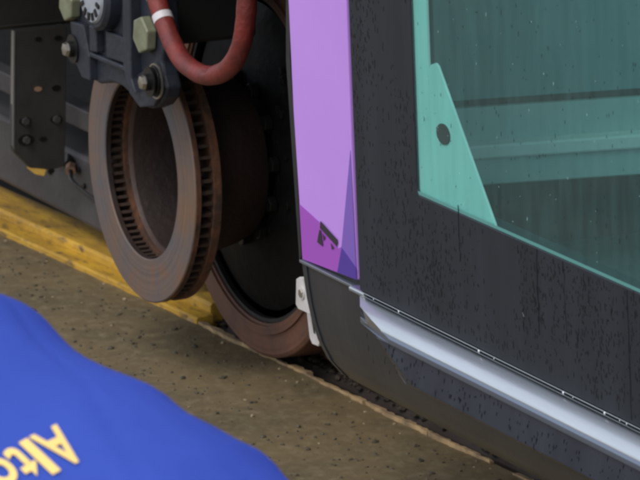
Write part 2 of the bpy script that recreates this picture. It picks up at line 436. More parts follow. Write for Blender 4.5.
# ---- brake disc
DR, DI, DT = .195, .1322, .041
disc = link('brake_disc', lathe([(0, DI + .0015), (0, DR - .0015), (.0015, DR), (.009, DR), (.009, DI), (.0015, DI)], (0, 0, AXZ), 'Y', 160, close=True), M['disc'], T, smooth=True)
link('rear_plate', lathe([(DT - .011, DI), (DT - .011, DR), (DT, DR), (DT, DI)], (0, 0, AXZ), 'Y', 128, close=True), M['rust'], disc, smooth=True)
link('rim_rust', lathe([(.0020, DR + .0006), (.0092, DR + .0006), (.0092, DR - .003), (.0020, DR - .003)], (0, 0, AXZ), 'Y', 160, close=True), M['rust'], disc, smooth=True)
link('inner_rim_rust', lathe([(.0020, DI - .0006), (.0092, DI - .0006), (.0092, DI + .003), (.0020, DI + .003)], (0, 0, AXZ), 'Y', 160, close=True), M['drum'], disc, smooth=True)
v0 = None
NV = 72
for k in range(NV):
    a = 2 * pi * k / NV
    if v0 is None:
        v0 = link('vane', bx((DI + .004, .009, -.0024), (DR - .004, DT - .011, .0024)), M['vane'], disc)
        v0.matrix_world = Matrix.Translation((0, 0, AXZ))
    else:
        dup(v0, Matrix.Translation((0, 0, AXZ)) @ Matrix.Rotation(a, 4, 'Y'), disc)
# bore: the inside of the hub seen through the ring
link('hub_bore', lathe([(DT - .004, DI - .0006), (DT + .006, .127), (.14, .119), (.165, .085), (.17, .02)], (0, 0, AXZ), 'Y', 96, mouth=True), M['bore'], disc, smooth=True)
for ob in list(T.children):
    pass

# ---- brake caliper
CY = -.062
def cp(px, py, y=CY): return on_y(px, py, y)
outl = [(74, -14), (77, 10), (77, 30), (80, 48), (84, 64), (91, 79), (99, 84), (112, 83), (121, 86), (132, 96), (142, 106), (150, 109), (158, 106), (164, 98), (166, 88), (163, 76), (161, 62), (163, 50), (163, 20), (162, -14)]
caliper = link('brake_caliper', prism([cp(*p) for p in outl], (0, .026, 0)), M['cast'], T, bevel=.005, seg=3)
# casting behind the disc, joined over its rim
p1, p2 = cp(70, 30), cp(170, 30)
zt = max(p1.z, .3) 
link('caliper_bridge', bx((p1.x + .03, CY + .02, AXZ + DR + .012), (p2.x - .11, .12, AXZ + DR + .30)), M['underside'], caliper, bevel=.006)
# raised ribs and pockets on the casting
def rib(pts, h, name='rib', m=None):
    return link(name, prism([cp(*p, CY + .001) for p in pts], (0, -h - .001, 0)), m or M['cast'], caliper, bevel=.002)
rib([(78, 20), (91, 24), (97, 56), (98, 80), (90, 77), (83, 60)], .012)
rib([(96, 51), (134, 67), (134, 72), (96, 56)], .010)
rib([(97, 24), (104, 27), (105, 52), (98, 50)], .012)
rib([(111, 30), (132, 38), (133, 64), (112, 57)], .008)
rib([(133, -10), (141, -10), (142, 78), (146, 92), (138, 84), (134, 66)], .016)
# mounting flange for the low bolts
rib([(133, 92), (141, 74), (152, 68), (164, 76), (166, 90), (158, 106), (144, 107)], .006, 'bolt_boss')
def hexpx(px, py, hw, hh, y, h, m, parent):
    """hex head whose half sizes are given in picture px on a plane of constant y"""
    c = on_y(px, py, y); r = (hh / 690)
    return hexbolt('bolt', c, r, h, m, parent, washer=False)
b1 = hexpx(150, 34, 8, 19, CY - .001, .016, M['zinc'], caliper)
b2 = hexpx(75, 3, 8, 18, CY - .001, .016, M['zinc'], caliper)
# round cap with notches
cc = on_y(99, -6, CY - .014)
capo = link('adjuster_cap', lathe([(.014, .052), (-.004, .052), (-.010, .047), (-.010, .004)], cc, 'Y', 48), M['cast'], caliper, smooth=True)
link('cap_face', lathe([(-.0105, .041), (-.014, .039), (-.014, .003)], cc, 'Y', 48), M['cap'], capo, smooth=True)
for k in range(14):
    a = 2 * pi * k / 14 + .12
    bmn = bx((-.0028, -.0165, .026), (.0028, -.0135, .037))
    bmesh.ops.transform(bmn, matrix=Matrix.Translation(cc) @ Matrix.Rotation(a, 4, 'Y'), verts=bmn.verts)
    link('notch', bmn, M['bolt_dark'], capo)
# guide-pin bolts that stick out with washers and clips
def pin_bolt(px, py, y, L, r):
    c = on_y(px, py, y)
    o = link('guide_pin', lathe([(0, r), (-L, r)], c, 'Y', 24), M['bolt_dark'], caliper, smooth=True)
    for q in (.25, .55):
        link('washer', lathe([(-L * q, r * 1.75), (-L * q - .002, r * 1.75)], c, 'Y', 28), M['bolt_dark'], o, smooth=True)
    link('clip', lathe([(-.001, r * 2.1), (-.0035, r * 2.1), (-.0035, r * 1.9), (-.001, r * 1.9)], c, 'Y', 36, close=True), M['bolt'], o, smooth=True)
    link('pin_head', lathe([(-L - .0002, r * .9), (-L - .005, r * .8), (-L - .006, r * .3)], c, 'Y', 6), M['bolt'], o)
pin_bolt(157, 81, CY - .004, .020, .012)
pin_bolt(80, 48, CY - .002, .020, .012)

# ---- red hose
HY = -.085
hp = [(150, -40), (154, -12), (159, 6), (165, 24), (173, 44), (183, 61), (195, 71), (207, 75.5), (221, 73), (233, 63), (241, 46), (245, 26), (247, 0), (247, -40)]
path = smooth_path([on_y(x, y, HY) for x, y in hp], 8)
rad = [.0135 * (1 + .05 * noise.noise((i * .23, 0, 0))) for i in range(len(path))]
kx = on_y(204, 64, HY - .01)
bmh = tube(path, rad, 20)
for v in bmh.verts:                       # the kink in the sleeve
    d = (v.co - kx).length
    if d < .014: v.co += Vector((0, .002, -.0085)) * (1 - d / .014)
hose = link('brake_hose', bmh, M['hose'], T, smooth=True)
i0 = min(range(len(path) // 2), key=lambda i: abs(project(path[i])[1] - 14)); 
link('tape_band', tube(path[i0:i0 + 4], .0144, 20), M['band'], hose, smooth=True)
i1 = min(range(len(path) // 2), key=lambda i: abs(project(path[i])[1] + 4))
link('tape_band', tube(path[i1:i1 + 2], .0146, 20), M['band'], hose, smooth=True)

# ---- bogie frame, brackets, track brake (all behind the disc plane, left part of the picture)
XB = on_y(67, 30, .165).x
def px_(p, x=XB): return on_x(p[0], p[1], x)
cross = link('bogie_crossbeam', prism([px_(p, XB - .01) for p in [(-90, -60), (92, -60), (92, 21), (68, 24), (-90, 39)]], (-.10, 0, 0)), M['steel_dark'], T, bevel=.004)
link('weld_seam', tube([px_(p, XB - .008) for p in [(-60, 33), (0, 27), (60, 21), (85, 18)]], .0022, 8), M['steel_dark'], cross, smooth=True)
plate = link('bracket_plate', prism([px_(p) for p in [(14, 31), (67, 26), (66, 130), (64, 166), (52, 170), (30, 168), (14, 152), (12, 146)]], (-.012, 0, 0)), M['plate'], T, bevel=.0015)
link('plate_edge_highlight', prism([px_(p, XB + .001) for p in [(13.6, 31), (15.6, 31), (14.6, 150), (12.6, 146)]], (-.010, 0, 0)), M['edge_highlight'], plate, bevel=.0005)
for (hx, hy, r) in [(38, 39, .0045), (58, 38, .0055), (56, 88, .006), (38, 89, .005), (25, 121, .008), (56, 119, .008), (26, 140, .011), (43, 139, .005), (51, 171, .005)]:
    c = px_((hx, hy), XB)
    a = [c + Vector((0, r * 1.3 * cos(t * pi / 5), r * .8 * sin(t * pi / 5))) for t in range(10)]
    link('slot_hole', prism(a, (.0012, 0, 0)), M['bolt_dark'] if hx != 38 or hy != 89 else M['tan'], plate)
for (hx, hy) in [(25, 121), (26, 140), (56, 119)]:
    hexbolt('bolt', px_((hx, hy), XB + .0013), .0065, .006, M['grey_beam'], plate, axis='X', washer=False)
# track brake: longitudinal beam just above the rail
TY = .19
a0 = on_y(0, 176, TY); a1 = on_y(95, 236, TY); tb_top0 = on_y(0, 103, TY)
zb = (a0.z + a1.z) / 2; ztop = tb_top0.z - .02
print('track brake z', a0.z, a1.z, tb_top0.z)
tb = link('track_brake', bx((-1.6, TY, zb), (-.28, TY + .09, ztop)), M['grey_beam'], T, bevel=.008, seg=3)
u0 = on_y(0, 70, TY); u1 = on_y(78, 110, TY)
link('guard_bar', bx((-1.6, TY, u1.z - .03), (-.22, TY + .03, u1.z + .004)), M['grey_beam'], T, bevel=.003)
# connector with tan nut, little bolts, yellow paint dab
cb = on_y(72, 163, TY)
bd = Vector((.85, -.45, -.22)).normalized()
con = link('connector', tube([cb - bd * .02, cb + bd * .012], .012, 16), M['bolt_dark'], tb, smooth=True)
link('nut', tube([cb + bd * .0125, cb + bd * .03], .009, 6), M['tan'], con)
link('cable', tube(smooth_path([cb + bd * .03, cb + Vector((.06, -.02, -.02)), cb + Vector((.13, .01, -.05)), cb + Vector((.22, .05, -.05))]), .0035, 8), M['cable'], con, smooth=True)
link('nut', tube([on_y(54, 160, TY - .001), on_y(54, 160, TY - .018)], .008, 6), M['tan'], tb)
for (hx, hy) in [(51, 172), (85, 186), (80, 170)]:
    hexbolt('bolt', on_y(hx, hy, TY), .005, .004, M['bolt_dark'], tb, washer=False)
link('paint_dab', prism([on_y(x, y, TY - .0006) for x, y in [(26, 159), (33, 161), (46, 170), (44, 176), (35, 174), (27, 168)]], (0, .0005, 0)), M['yellow'], tb)
# bogie side frame and dark equipment behind the wheel
link('bogie_frame', bx((-1.7, .34, .34), (1.0, .42, .56)), M['steel_dark'], T, bevel=.01)
link('motor_housing', lathe([(0, .0), (0, .2), (.7, .2), (.7, 0)], (.42, .46, .36), 'Y', 40), M['underside'], T, smooth=True)
link('spring_pot', lathe([(0, .075), (.22, .075), (.23, .06)], (.47, .26, .42), 'Z', 32), M['steel_dark'], T, smooth=True)
for i in range(9):                       # hoses and pipes in the dark beside the arch edge
    x0 = .30 + .045 * i; yy = .16 + .02 * (i % 3)
    pts = [(x0, yy, .95), (x0 + .03 * sin(i), yy + .02, .70), (x0 + .02 * cos(i * 2), yy - .02, .52), (x0 + .05 * sin(i * 1.7), yy + .03, .36 - .02 * (i % 4)), (x0 + .12, yy + .12, .30)]
    link('cable', tube(smooth_path(pts, 6), .006 + .004 * (i % 3), 10), M['cable'], T, smooth=True)
for i in range(14):
    c = on_y(random.uniform(262, 292), 70 + i * 12 + random.uniform(-4, 4), .17)
    hexbolt('bolt', c, random.uniform(.004, .008), .007, M['bolt_dark'], T, washer=False)

# ---- body side: lilac panel beside the arch
pp = [(286.5, -25), (345.5, -25), (346, 0), (351, 140), (357, 280.5), (302, 259.5), (299, 204), (293, 110), (288, 0)]
pan = link('side_panel', prism([on_side(*p) for p in pp], (0, .022, 0)), M['purple'], T, bevel=.002)
D = (0, -.0007, 0)
def film(name, pts, m, lay=1, parent=None):
    return link(name, prism([on_side(*p, .0006 * lay) for p in pts], (0, .0003, 0)), m, parent or pan)
film('violet_facet', [(350.3, 150), (356.6, 279.9), (337, 272.4), (341.5, 246)], M['violet'])
film('magenta_facet', [(299.3, 204), (318.6, 221.5), (338, 248.5), (341.3, 247), (337.1, 272.3), (302.4, 258.9)], M['magenta'])
film('indigo_facet', [(341.5, 248), (355.9, 268), (356.5, 279.8), (337.2, 272.3)], M['indigo'], 2)
# the small dark emblem: slanted bar with two pointed strokes
film('emblem_bar', [(320.2, 221), (337.3, 240), (336.8, 246.5), (319.8, 228)], M['black_print'], 3)
film('emblem_stroke', [(319.3, 229.5), (320.6, 231), (322.8, 246.5), (317, 242)], M['black_print'], 3)
film('emblem_stroke', [(322.2, 233.5), (325, 237.5), (323.6, 241)], M['black_print'], 3)
film('emblem_stroke', [(330.5, 243), (333.8, 248.5), (331.7, 249.5)], M['black_print'], 3)

# seam height under the panels
zs_l = on_side(302, 262).z; zs_r = on_side(357, 284).z; zs_d = on_side(500, 357).z
print('seam heights', zs_l, zs_r, zs_d)
ZS = (zs_r + zs_d) / 2 
XL = on_side(302, 262).x; XD = on_side(358, 285).x
print('XL', XL, 'XD', XD, 'ZS', ZS)
X_R = 5.2
def bodypt(o, dz): return (side_y(ZS + dz) - o, ZS + dz)
# lower skirt, rounding under the floor
prof = [(0, -.006), (-.002, -.03), (-.005, -.055), (-.010, -.082), (-.018, -.110), (-.030, -.136), (-.050, -.160), (-.085, -.180), (-.15, -.188)]
outer = [bodypt(o, dz) for o, dz in prof]
inner = [(y + .012, z + .004 if i > 3 else z) for i, (y, z) in enumerate(outer)][::-1]
skirt = link('skirt', sweep_x(outer + inner, XL, X_R), M['skirt'], T, smooth=True)
# flange that doubles the skirt's front edge
fl = [(y - .0015, z) for (y, z) in outer]; fi = [(y + .004, z) for y, z in outer][::-1]
link('edge_rib', sweep_x(fl + fi, XL + .012, XL + .016), M['skirt'], skirt)
link('trim_strip', sweep_x([bodypt(.004, -.001), bodypt(.004, -.005), bodypt(-.01, -.005), bodypt(-.01, -.001)], XL, XD - .004), M['alu_dull'], skirt, bevel=.0008)
link('gap_seal', sweep_x([bodypt(-.004, .010), bodypt(-.004, -.0005), bodypt(-.02, -.0005), bodypt(-.02, .010)], XL + .002, X_R), M['rubber'], skirt)
# white bolted bracket on the edge of the skirt
wb = [(296, 279), (299, 277), (305, 277.5), (308.5, 284), (313, 305), (313.5, 313), (309, 314), (298, 309), (295.5, 304)]
WBY = YB + .030
br = link('white_bracket', prism([on_y(*p, WBY) for p in wb], (0, .006, 0)), M['white'], T, bevel=.001)
wb2 = [(306.5, 312), (314, 314), (316, 330), (319.5, 342), (318, 346.5), (312, 344), (309.5, 338)]
link('bracket_foot', prism([on_y(*p, WBY + .024 + .0005) for p in wb2], (0, .005, 0)), M['white'], br, bevel=.001)
link('slot_hole', prism([on_y(*p, WBY + .024 - .0002) for p in [(311.2, 318), (312.6, 319), (315, 334), (313.6, 333)]], (0, .0005, 0)), M['bolt_dark'], br)
hexbolt('bolt', on_y(302.5, 293, WBY), .006, .004, M['bolt'], br, wm=M['white'])

# ---- door leaf
DOFF = .014
def ds(px, py, off=DOFF): return on_side(px, py, off)
# door outline in metres: left edge x, bottom z; window opening corner from the photograph
dl0 = ds(348.6, 0); dl1 = ds(359.2, 284)
XDL0, XDL1 = dl0.x, dl1.x
wcn = ds(417.2, 192); wl0 = ds(410.3, 0); wr = ds(640, 296.5)
print('door left x', dl0.x, dl1.x, 'win corner', wcn, 'left top', wl0, 'right', wr)
def dpt(x, z, off=DOFF): return Vector((x, side_y(z, off), z))
ZD0 = ZS + .004; ZTOP = 2.35
xl = (XDL0 + XDL1) / 2; XW = (wcn.x + wl0.x) / 2; ZW = (wcn.z + wr.z) / 2
XDR = xl + 1.0                      # leaf ends where the second leaf begins (out of frame)
XWR = XDR - .02
# keep the measured slopes of the left edges
def edge_x(z, a, b): return a.x + (b.x - a.x) * (z - a.z) / (b.z - a.z)
def leaf(xl_f, xr, win_l, win_r, parent):
    bm = bmesh.new()
    rings = []
    rr = .008
    def corner(cx, cz, a0): return [(cx + rr * cos(a0 + k * pi / 8), cz + rr * sin(a0 + k * pi / 8)) for k in range(5)]
    wi = corner(win_l + rr, ZW + rr, pi)[::1] + corner(win_r - rr, ZW + rr, 1.5 * pi) + corner(win_r - rr, 2.2 - rr, 0) + corner(win_l + rr, 2.2 - rr, .5 * pi)
    ou = [(xl_f, ZD0)] * 5 + [(xr, ZD0)] * 5 + [(xr, ZTOP)] * 5 + [(xl_f, ZTOP)] * 5
    def sub(pts): 
        out = []
        for i, p in enumerate(pts): out.append(p)
        return out
    n = len(wi)
    def V(p, off): return bm.verts.new(dpt(p[0], p[1], off))
    ow = {}; 
    corners = [(xl_f, ZD0), (xr, ZD0), (xr, ZTOP), (xl_f, ZTOP)]
    F = {}
    for off in (DOFF, DOFF - .03):
        oc = [V(c, off) for c in corners]; ic = [V(p, off) for p in wi]
        for q in range(4):
            seg_ = ic[q * 5:(q + 1) * 5]
            for k in range(4): bm.faces.new((oc[q], seg_[k], seg_[k + 1]))
            bm.faces.new((oc[q], seg_[4], ic[((q + 1) * 5) % n], oc[(q + 1) % 4]))
        F[off] = (oc, ic)
    a, b = F[DOFF], F[DOFF - .03]
    for k in range(4): bm.faces.new((a[0][k], a[0][(k + 1) % 4], b[0][(k + 1) % 4], b[0][k]))
    for k in range(n): bm.faces.new((a[1][k], a[1][(k + 1) % n], b[1][(k + 1) % n], b[1][k]))
    return bm, wi
bmd, wi = leaf(xl, XDR, XW, XWR, T)
door = link('door', bmd, M['charcoal'], T, bevel=.0012, seg=2)
# glass pane a hair under flush
bm = bmesh.new()
pane = link('pane', prism([dpt(p[0] + (.0003 if p[0] < (XW + XWR) / 2 else -.0003), p[1] + (.0003 if p[1] < 1 else -.0003), DOFF - .0012) for p in wi], (0, .002, 0)), M['glass'], door)
link('glass_edge', prism([dpt(XW + .002, ZW + .0006, DOFF - .0005), dpt(XWR - .002, ZW + .0006, DOFF - .0005), dpt(XWR - .002, ZW + .0045, DOFF - .0005), dpt(XW + .002, ZW + .0045, DOFF - .0005)], (0, .0006, 0)), mat('pale_green_glass_edge', (.10, .30, .28), .3), pane)
# pale frame strip and gusset seen through the glass
GO = DOFF - .0038
xs0 = XW - .01; xs1 = hit(427.5, 50, (0, YB - GO, .4), (0, 1, LEAN)).x
fr_ = link('inner_frame', prism([dpt(xs0, ZW - .015, GO), dpt(xs1, ZW - .015, GO), dpt(xs1, 2.22, GO), dpt(xs0, 2.22, GO)], (0, .004, 0)), M['gasket_frame'], door, bevel=.001)
def gs(px, py): return hit(px, py, (0, YB - GO + .0, .4), (0, 1, LEAN))
g_ap = gs(435.5, 63); g_al = gs(428.5, 68); g_rb = gs(495.5, 226); g_lb = gs(431, 196)
gus = [g_al, gs(431, 64.5), g_ap, gs(438, 66), g_rb, Vector((g_rb.x, g_rb.y, ZW - .012)), Vector((xs1 + .0008, g_lb.y, ZW - .012)), Vector((xs1 + .0008, g_al.y, g_al.z - .005))]
gu = link('gusset_plate', prism(gus, (0, .003, 0)), M['gasket_frame'], fr_, bevel=.0008)
link('gusset_hole', prism([gs(444, 134) + Vector((.0175 * cos(k * pi / 14), -.0016, .0125 * sin(k * pi / 14))) for k in range(28)], (0, .0018, 0)), M['int_dark'], fr_)

# second leaf and body beyond, outside the frame but there from a step aside
bmd, wi2 = leaf(XDR + .006, XDR + .70, XDR + .026, XDR + .64, T)
door2 = link('door', bmd, M['charcoal'], T, bevel=.0012)
link('pane', prism([dpt(p[0], p[1], DOFF - .0012) for p in wi2], (0, .004, 0)), M['glass'], door2)
def sidebox(name, x0, x1, z0, z1, m, off=0, t=.03, parent=T):
    return link(name, prism([dpt(x0, z0, off), dpt(x1, z0, off), dpt(x1, z1, off), dpt(x0, z1, off)], (0, t, 0)), m, parent, bevel=.002)
z_arch = .80
xpr = on_side(345.5, -25).x; zpt = on_side(300, -25).z
sidebox('side_panel', XDR + .71, X_R, ZS + .01, 2.9, M['purple'])
sidebox('side_panel', -5, xl - .008, max(zpt + .004, z_arch), 1.0, M['purple'])
sidebox('side_panel', -5, -1.75, ZS, max(zpt + .004, z_arch) - .004, M['purple'])
sidebox('side_window', -5, xl - .008, 1.004, 2.3, M['charcoal'])
sidebox('side_panel', -5, xl - .008, 2.304, 2.9, M['purple'])
sidebox('door_header', xl - .004, XDR + .706, ZTOP + .004, 2.9, M['charcoal'])
# door edge seal between lilac panel and door
link('door_seal', sweep_x([(0, 0)], 0, 0) if False else prism([dpt(xl - .012, ZS + .006, -.004), dpt(xl - .001, ZS + .006, -.004), dpt(xl - .001, 2.3, -.004), dpt(xl - .012, 2.3, -.004)], (0, .02, 0)), M['rubber'], door)

# ---- sill (polished step nosing) and wet fascia below the door
XS0 = XD + .004
sp = [(-.02, .0), (.004, .0), (.014, -.001), (.024, -.004), (.034, -.0085), (.042, -.015), (.046, -.021), (.046, -.0235), (.040, -.026), (-.02, -.026)]
sp = [(o * .86 if o > 0 else o, dz * .86) for o, dz in sp]
def sx0(o): return XS0 + max(0, o) * 2.13 + max(0, o - .032) * 7.6
prof = [(side_y(ZS) - o, ZS - .001 + dz) for o, dz in sp]
sill = link('sill', sweep_x(prof, [sx0(o) for o, dz in sp], XDR + .70), M['alu'], T, smooth=True)
link('sill_end_block', bx((XS0 + .001, side_y(ZS) - .016, ZS - .003), (XS0 + .042, side_y(ZS) + .004, ZS + .0030)), M['alu'], sill, bevel=.002)
lp = [(.0470, -.0240), (.0495, -.0275), (.0490, -.0345), (.045, -.0360), (.03, -.0360), (.03, -.0265), (.040, -.0265)]
lp = [(o * .86 if o > 0 else o, dz * .86) for o, dz in lp]
link('sill_lip', sweep_x([(side_y(ZS) - o, ZS + dz) for o, dz in lp], [sx0(o) for o, dz in lp], XDR + .70), mat('blue_grey_lip', (.16, .19, .25), .28, .6), sill, bevel=.0008)
fp = [(.0440, -.0364), (.0475, -.060), (.0500, -.078), (.044, -.084), (.0, -.088), (.0, -.0364)]
fp = [(o * .86 if o > 0 else o, dz * .86) for o, dz in fp]
link('fascia', sweep_x([(side_y(ZS) - o, ZS + dz) for o, dz in fp], [sx0(o) - .002 + max(0, -dz - .036) * 2.2 for o, dz in fp], XDR + .70), M['fascia'], T, bevel=.0012)
# thin bright edges of the door bottom with hanging drops
for k, (o, dz, r) in enumerate([(DOFF + .001, .0030, .0005), (DOFF + .003, .0000, .0004)]):
    link('edge_strip', tube([(XS0 + .005, side_y(ZS) - o, ZS + dz), (XDR - .002, side_y(ZS) - o, ZS + dz)], r, 8), M['alu'] if k == 0 else M['alu_dull'], door, smooth=True)
bm = bmesh.new()
for k in range(11):
    x = random.uniform(XS0 + .05, XDR); s = random.choice([.0006, .0008, .0010, .0014])
    r = bmesh.ops.create_icosphere(bm, subdivisions=2, radius=s)
    bmesh.ops.transform(bm, matrix=Matrix.Translation((x, side_y(ZS) - DOFF - .002, ZS + .0018)) @ Matrix.Diagonal((1.2, 1, 1.5, 1)), verts=r['verts'])
link('hanging_drops', bm, M['drop_bright'], door, smooth=True, kind='stuff')
# rain drops and runs on the door, fascia and skirt
def drops(name, n, fn, parent, m, L=(.002, .009), Wd=(.0007, .0016)):
    B = Blobs()
    for _ in range(n):
        p = fn(); l = random.uniform(*L) * random.choice([.6, 1, 1, 1.6]); w = random.uniform(*Wd)
        B.add(Matrix.Translation(p) @ Matrix.Diagonal((w, .00035, l * .5, 1)))
    bm = B.bm()
    return link(name, bm, m, parent, smooth=True, kind='stuff')
def door_pt():
    while True:
        x = random.uniform(xl + .004, XDR - .01); z = random.uniform(ZD0 + .01, ZD0 + .62)
        if noise.noise((x * 9, 0, z * 5)) + .35 < random.random() * .8: continue
        if x < XW - .003 or z < ZW - .004: return dpt(x, z)
drops('rain_drops', 2600, door_pt, door, M['drop'])
drops('rain_drops', 420, lambda: dpt(random.uniform(XW + .01, XDR - .02), random.uniform(ZW + .01, ZW + .5), DOFF - .0012), pane, M['drop'], (.001, .006), (.0003, .0006))
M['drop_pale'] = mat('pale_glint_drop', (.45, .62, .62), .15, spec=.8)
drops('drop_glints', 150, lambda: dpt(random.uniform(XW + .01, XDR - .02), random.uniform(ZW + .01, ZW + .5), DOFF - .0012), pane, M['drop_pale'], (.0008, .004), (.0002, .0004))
drops('rain_drops', 170, lambda: (lambda u: Vector((random.uniform(XS0 + .10, XDR), side_y(ZS) - .0384 - u * .0046, ZS - .034 - u * .031)))(random.random()), T, M['drop'], (.003, .009), (.0003, .0007))
for (x, y0, y1) in [(458, 205, 262), (536.5, 249, 335), (563.5, 262, 342), (627, 290, 420), (344 + 233, 332, 348), (523, 305, 330)]:
    a = ds(x, y0); b = ds(x + (y1 - y0) * .035, y1)
    n = 14; pts = []
    for k in range(n):
        t = k / (n - 1); q = a.lerp(b, t); q.x += .003 * noise.noise((x, t * 5, 0)); pts.append(q)
    bm = tube(pts, [.0006 + .0005 * noise.noise((x, k * .8, 1)) for k in range(n)], 6)
    link('water_run', bm, M['drop'], door, smooth=True)

# ---- interior seen through the door glass
ZF = ZS + .002
fl0 = on_z(482, 185, ZF + .02); dI = Vector((.31, 1, 0)).normalized()
pI = Vector((1.04, -.10, 0))
nI = Vector((dI.y, -dI.x, 0))
def ip(px, py, push=0): return hit(px, py, pI - nI * push, nI)
def strip(name, pts, m, push, t=.02):
    return link(name, prism([ip(*p, push) for p in pts], -nI * t), m, T, bevel=.002)
inter = link('interior_step', prism([ip(*p, 0) for p in [(404, 190), (760, 166), (760, 134), (404, 158.5)]], -nI * .02), M['int_wall'], T, bevel=.001)
link('step_nosing', prism([ip(*p, -.006) for p in [(404, 165), (760, 141), (760, 126), (404, 151)]], -nI * .03), M['int_pale'], inter, bevel=.003)
ledge_z = ip(480, 148, 0).z
link('interior_bulkhead', prism([ip(*p, .022) for p in [(408, 190), (860, 160), (860, 82), (408, 112)]], -nI * .01), M['int_wall'], T)
link('bulkhead_gap', prism([ip(*p, .04) for p in [(408, 113), (860, 83), (860, 40), (408, 70)]], -nI * .02), M['int_dark'], T)
link('bulkhead_panel', prism([ip(*p, .022) for p in [(408, 104), (860, 73), (860, -900), (408, -900)]], -nI * .02), mat('interior_blue_grey', (.15, .24, .25), .5), T)
link('floor', bx((-5, side_y(ZF) + .03, ZF - .03), (X_R, 2.3, ZF)) if False else bx((XL + .085, side_y(ZF) + .03, ZF - .03), (X_R, 2.3, ZF)), M['int_floor'], T)
link('roof', bx((-5, YB - .05, 2.9), (X_R, 2.3, 2.98)), M['charcoal'], T)
# opposite side: low wall, posts and header, daylight between
link('far_wall', bx((-5, 2.27, .3), (X_R, 2.3, .85)), M['int_wall'], T)
link('far_header', bx((-5, 2.27, 2.3), (X_R, 2.3, 2.9)), M['int_wall'], T)
for k in range(5):
    link('far_post', bx((-5 + k * 2.5, 2.265, .85), (-4.85 + k * 2.5, 2.3, 2.3)), M['int_wall'], T)
# underframe over the bogie; added black walls beside it keep the arch dark
zc = .86
link('underframe', bx((-5, YB + .03, zc), (XL + .05, 2.3, zc + .05)), M['underside'], T)
link('added_arch_wall', bx((XL + .06, YB + .16, .22), (XL + .08, 2.2, zc)), M['underside'], T)
link('added_inner_wall', bx((-1.8, .62, .12), (XL + .06, .64, zc)), M['underside'], T)
link('arch_liner', prism([on_side(*p, -.022) for p in [(286, -20), (289.5, -20), (290, 60), (296, 150), (301, 255), (299.5, 262), (292, 150), (286, 60)]], (0, .02, 0)), M['rubber'], T)

# ================================================================== PERSON bent over in front
Rv, Tv = rt, -fh
ax = (Rv * .62 - Z * .45 + Tv * .64).normalized()
rv = (Rv * -.78 - Z * .275 + Tv * .56).normalized(); rv = (rv - ax * rv.dot(ax)).normalized()
nv = rv.cross(ax).normalized()
def at_dist(px, py, d):
    r = ray(px, py); return CAM + r * d
DP = 4.2
outline = [(-420, 200), (-260, 232), (-120, 262), (-50, 280), (0, 294), (23, 303), (42, 315), (61, 336), (80, 353), (108, 367), (131, 376), (159, 388), (183, 409), (211, 425), (234, 439), (255, 449), (272, 463), (285, 480), (320, 510), (360, 530), (420, 570), (480, 640)]
def out_y(x):
    for (a, b), (c, d) in zip(outline, outline[1:]):
        if a <= x <= c: return b + (d - b) * (x - a) / (c - a)
    return 200 if x < -420 else 640
c0 = at_dist(18, 535, DP)              # a point on the spine line
person = bpy.data.objects.new('person', None); COL.objects.link(person)
person['label'] = 'person bending forward in a blue polo shirt with yellow lettering across the back'
person['category'] = 'person'
NS, NA = 90, 180
t0, t1 = -.20, .40
rings = []
ctr = {}
for i in range(NS):
    t = t0 + (t1 - t0) * i / (NS - 1)
    c = c0 + ax * t - nv * (.02 * ((t - .1) / .3) ** 2)
    dep = .125 if t < .25 else .125 - .045 * ((t - .25) / .15) ** 2
    wr_ = .19 if t < .28 else .19 - .06 * ((t - .28) / .12) ** 2
    # left half width solved so that the flank follows the real outline of the back
    def reach(w):
        best = -1e9
        for k in range(24):
            f = pi * .5 + pi * k / 23 
            P = c + rv * (w * cos(f)) + nv * (dep * sin(f))
            x, y = project(P); best = max(best, (out_y(x) - y))
        return best
    lo, hi = .08, .30
    for _ in range(18):
        m_ = (lo + hi) / 2
        if reach(m_) > 0: hi = m_
        else: lo = m_
    ctr[i] = (c, lo, wr_, dep)
ws = [ctr[i][1] for i in range(NS)]
print('flank widths', [round(w, 3) for w in ws])
bm = bmesh.new()
for i in range(NS):
    c, wl, wr_, dep = ctr[i]; t = t0 + (t1 - t0) * i / (NS - 1)
    ring = []
    for k in range(NA):
        f = 2 * pi * k / NA
        w = wl if cos(f) < 0 else wr_
        ex = .86
        cx = math.copysign(abs(cos(f)) ** ex, cos(f)); sx = math.copysign(abs(sin(f)) ** 1.0, sin(f))
        P = c + rv * (w * cos(f)) + nv * (dep * sx)
        fold = .0020 * noise.noise((f * 1.6, t * 7, 2)) + .0010 * noise.noise((f * 6 + t * 5, t * 5, 7)) - .0014 * max(0, 1 - abs(noise.noise((f * 1.5 + t * 3, t * 1.6, 11))) * 9)
        P += (P - c).normalized() * (fold * (1 if sin(f) > .25 else .6))
        ring.append(bm.verts.new(P))
    rings.append(ring)
for A, B in zip(rings, rings[1:]):
    for k in range(NA): bm.faces.new((A[k], A[(k + 1) % NA], B[(k + 1) % NA], B[k]))
# close towards the neck
cN = ctr[NS - 1][0]
prev = rings[-1]
for s, adv in ((.80, .03), (.58, .055), (.40, .07), (.36, .085)):
    ring = [bm.verts.new(cN + (v.co - cN) * s + ax * adv) for v in rings[-1]]
    for k in range(NA): bm.faces.new((prev[k], prev[(k + 1) % NA], ring[(k + 1) % NA], ring[k]))
    prev = ring
bmesh.ops.recalc_face_normals(bm, faces=bm.faces)
bvh = BVHTree.FromBMesh(bm)
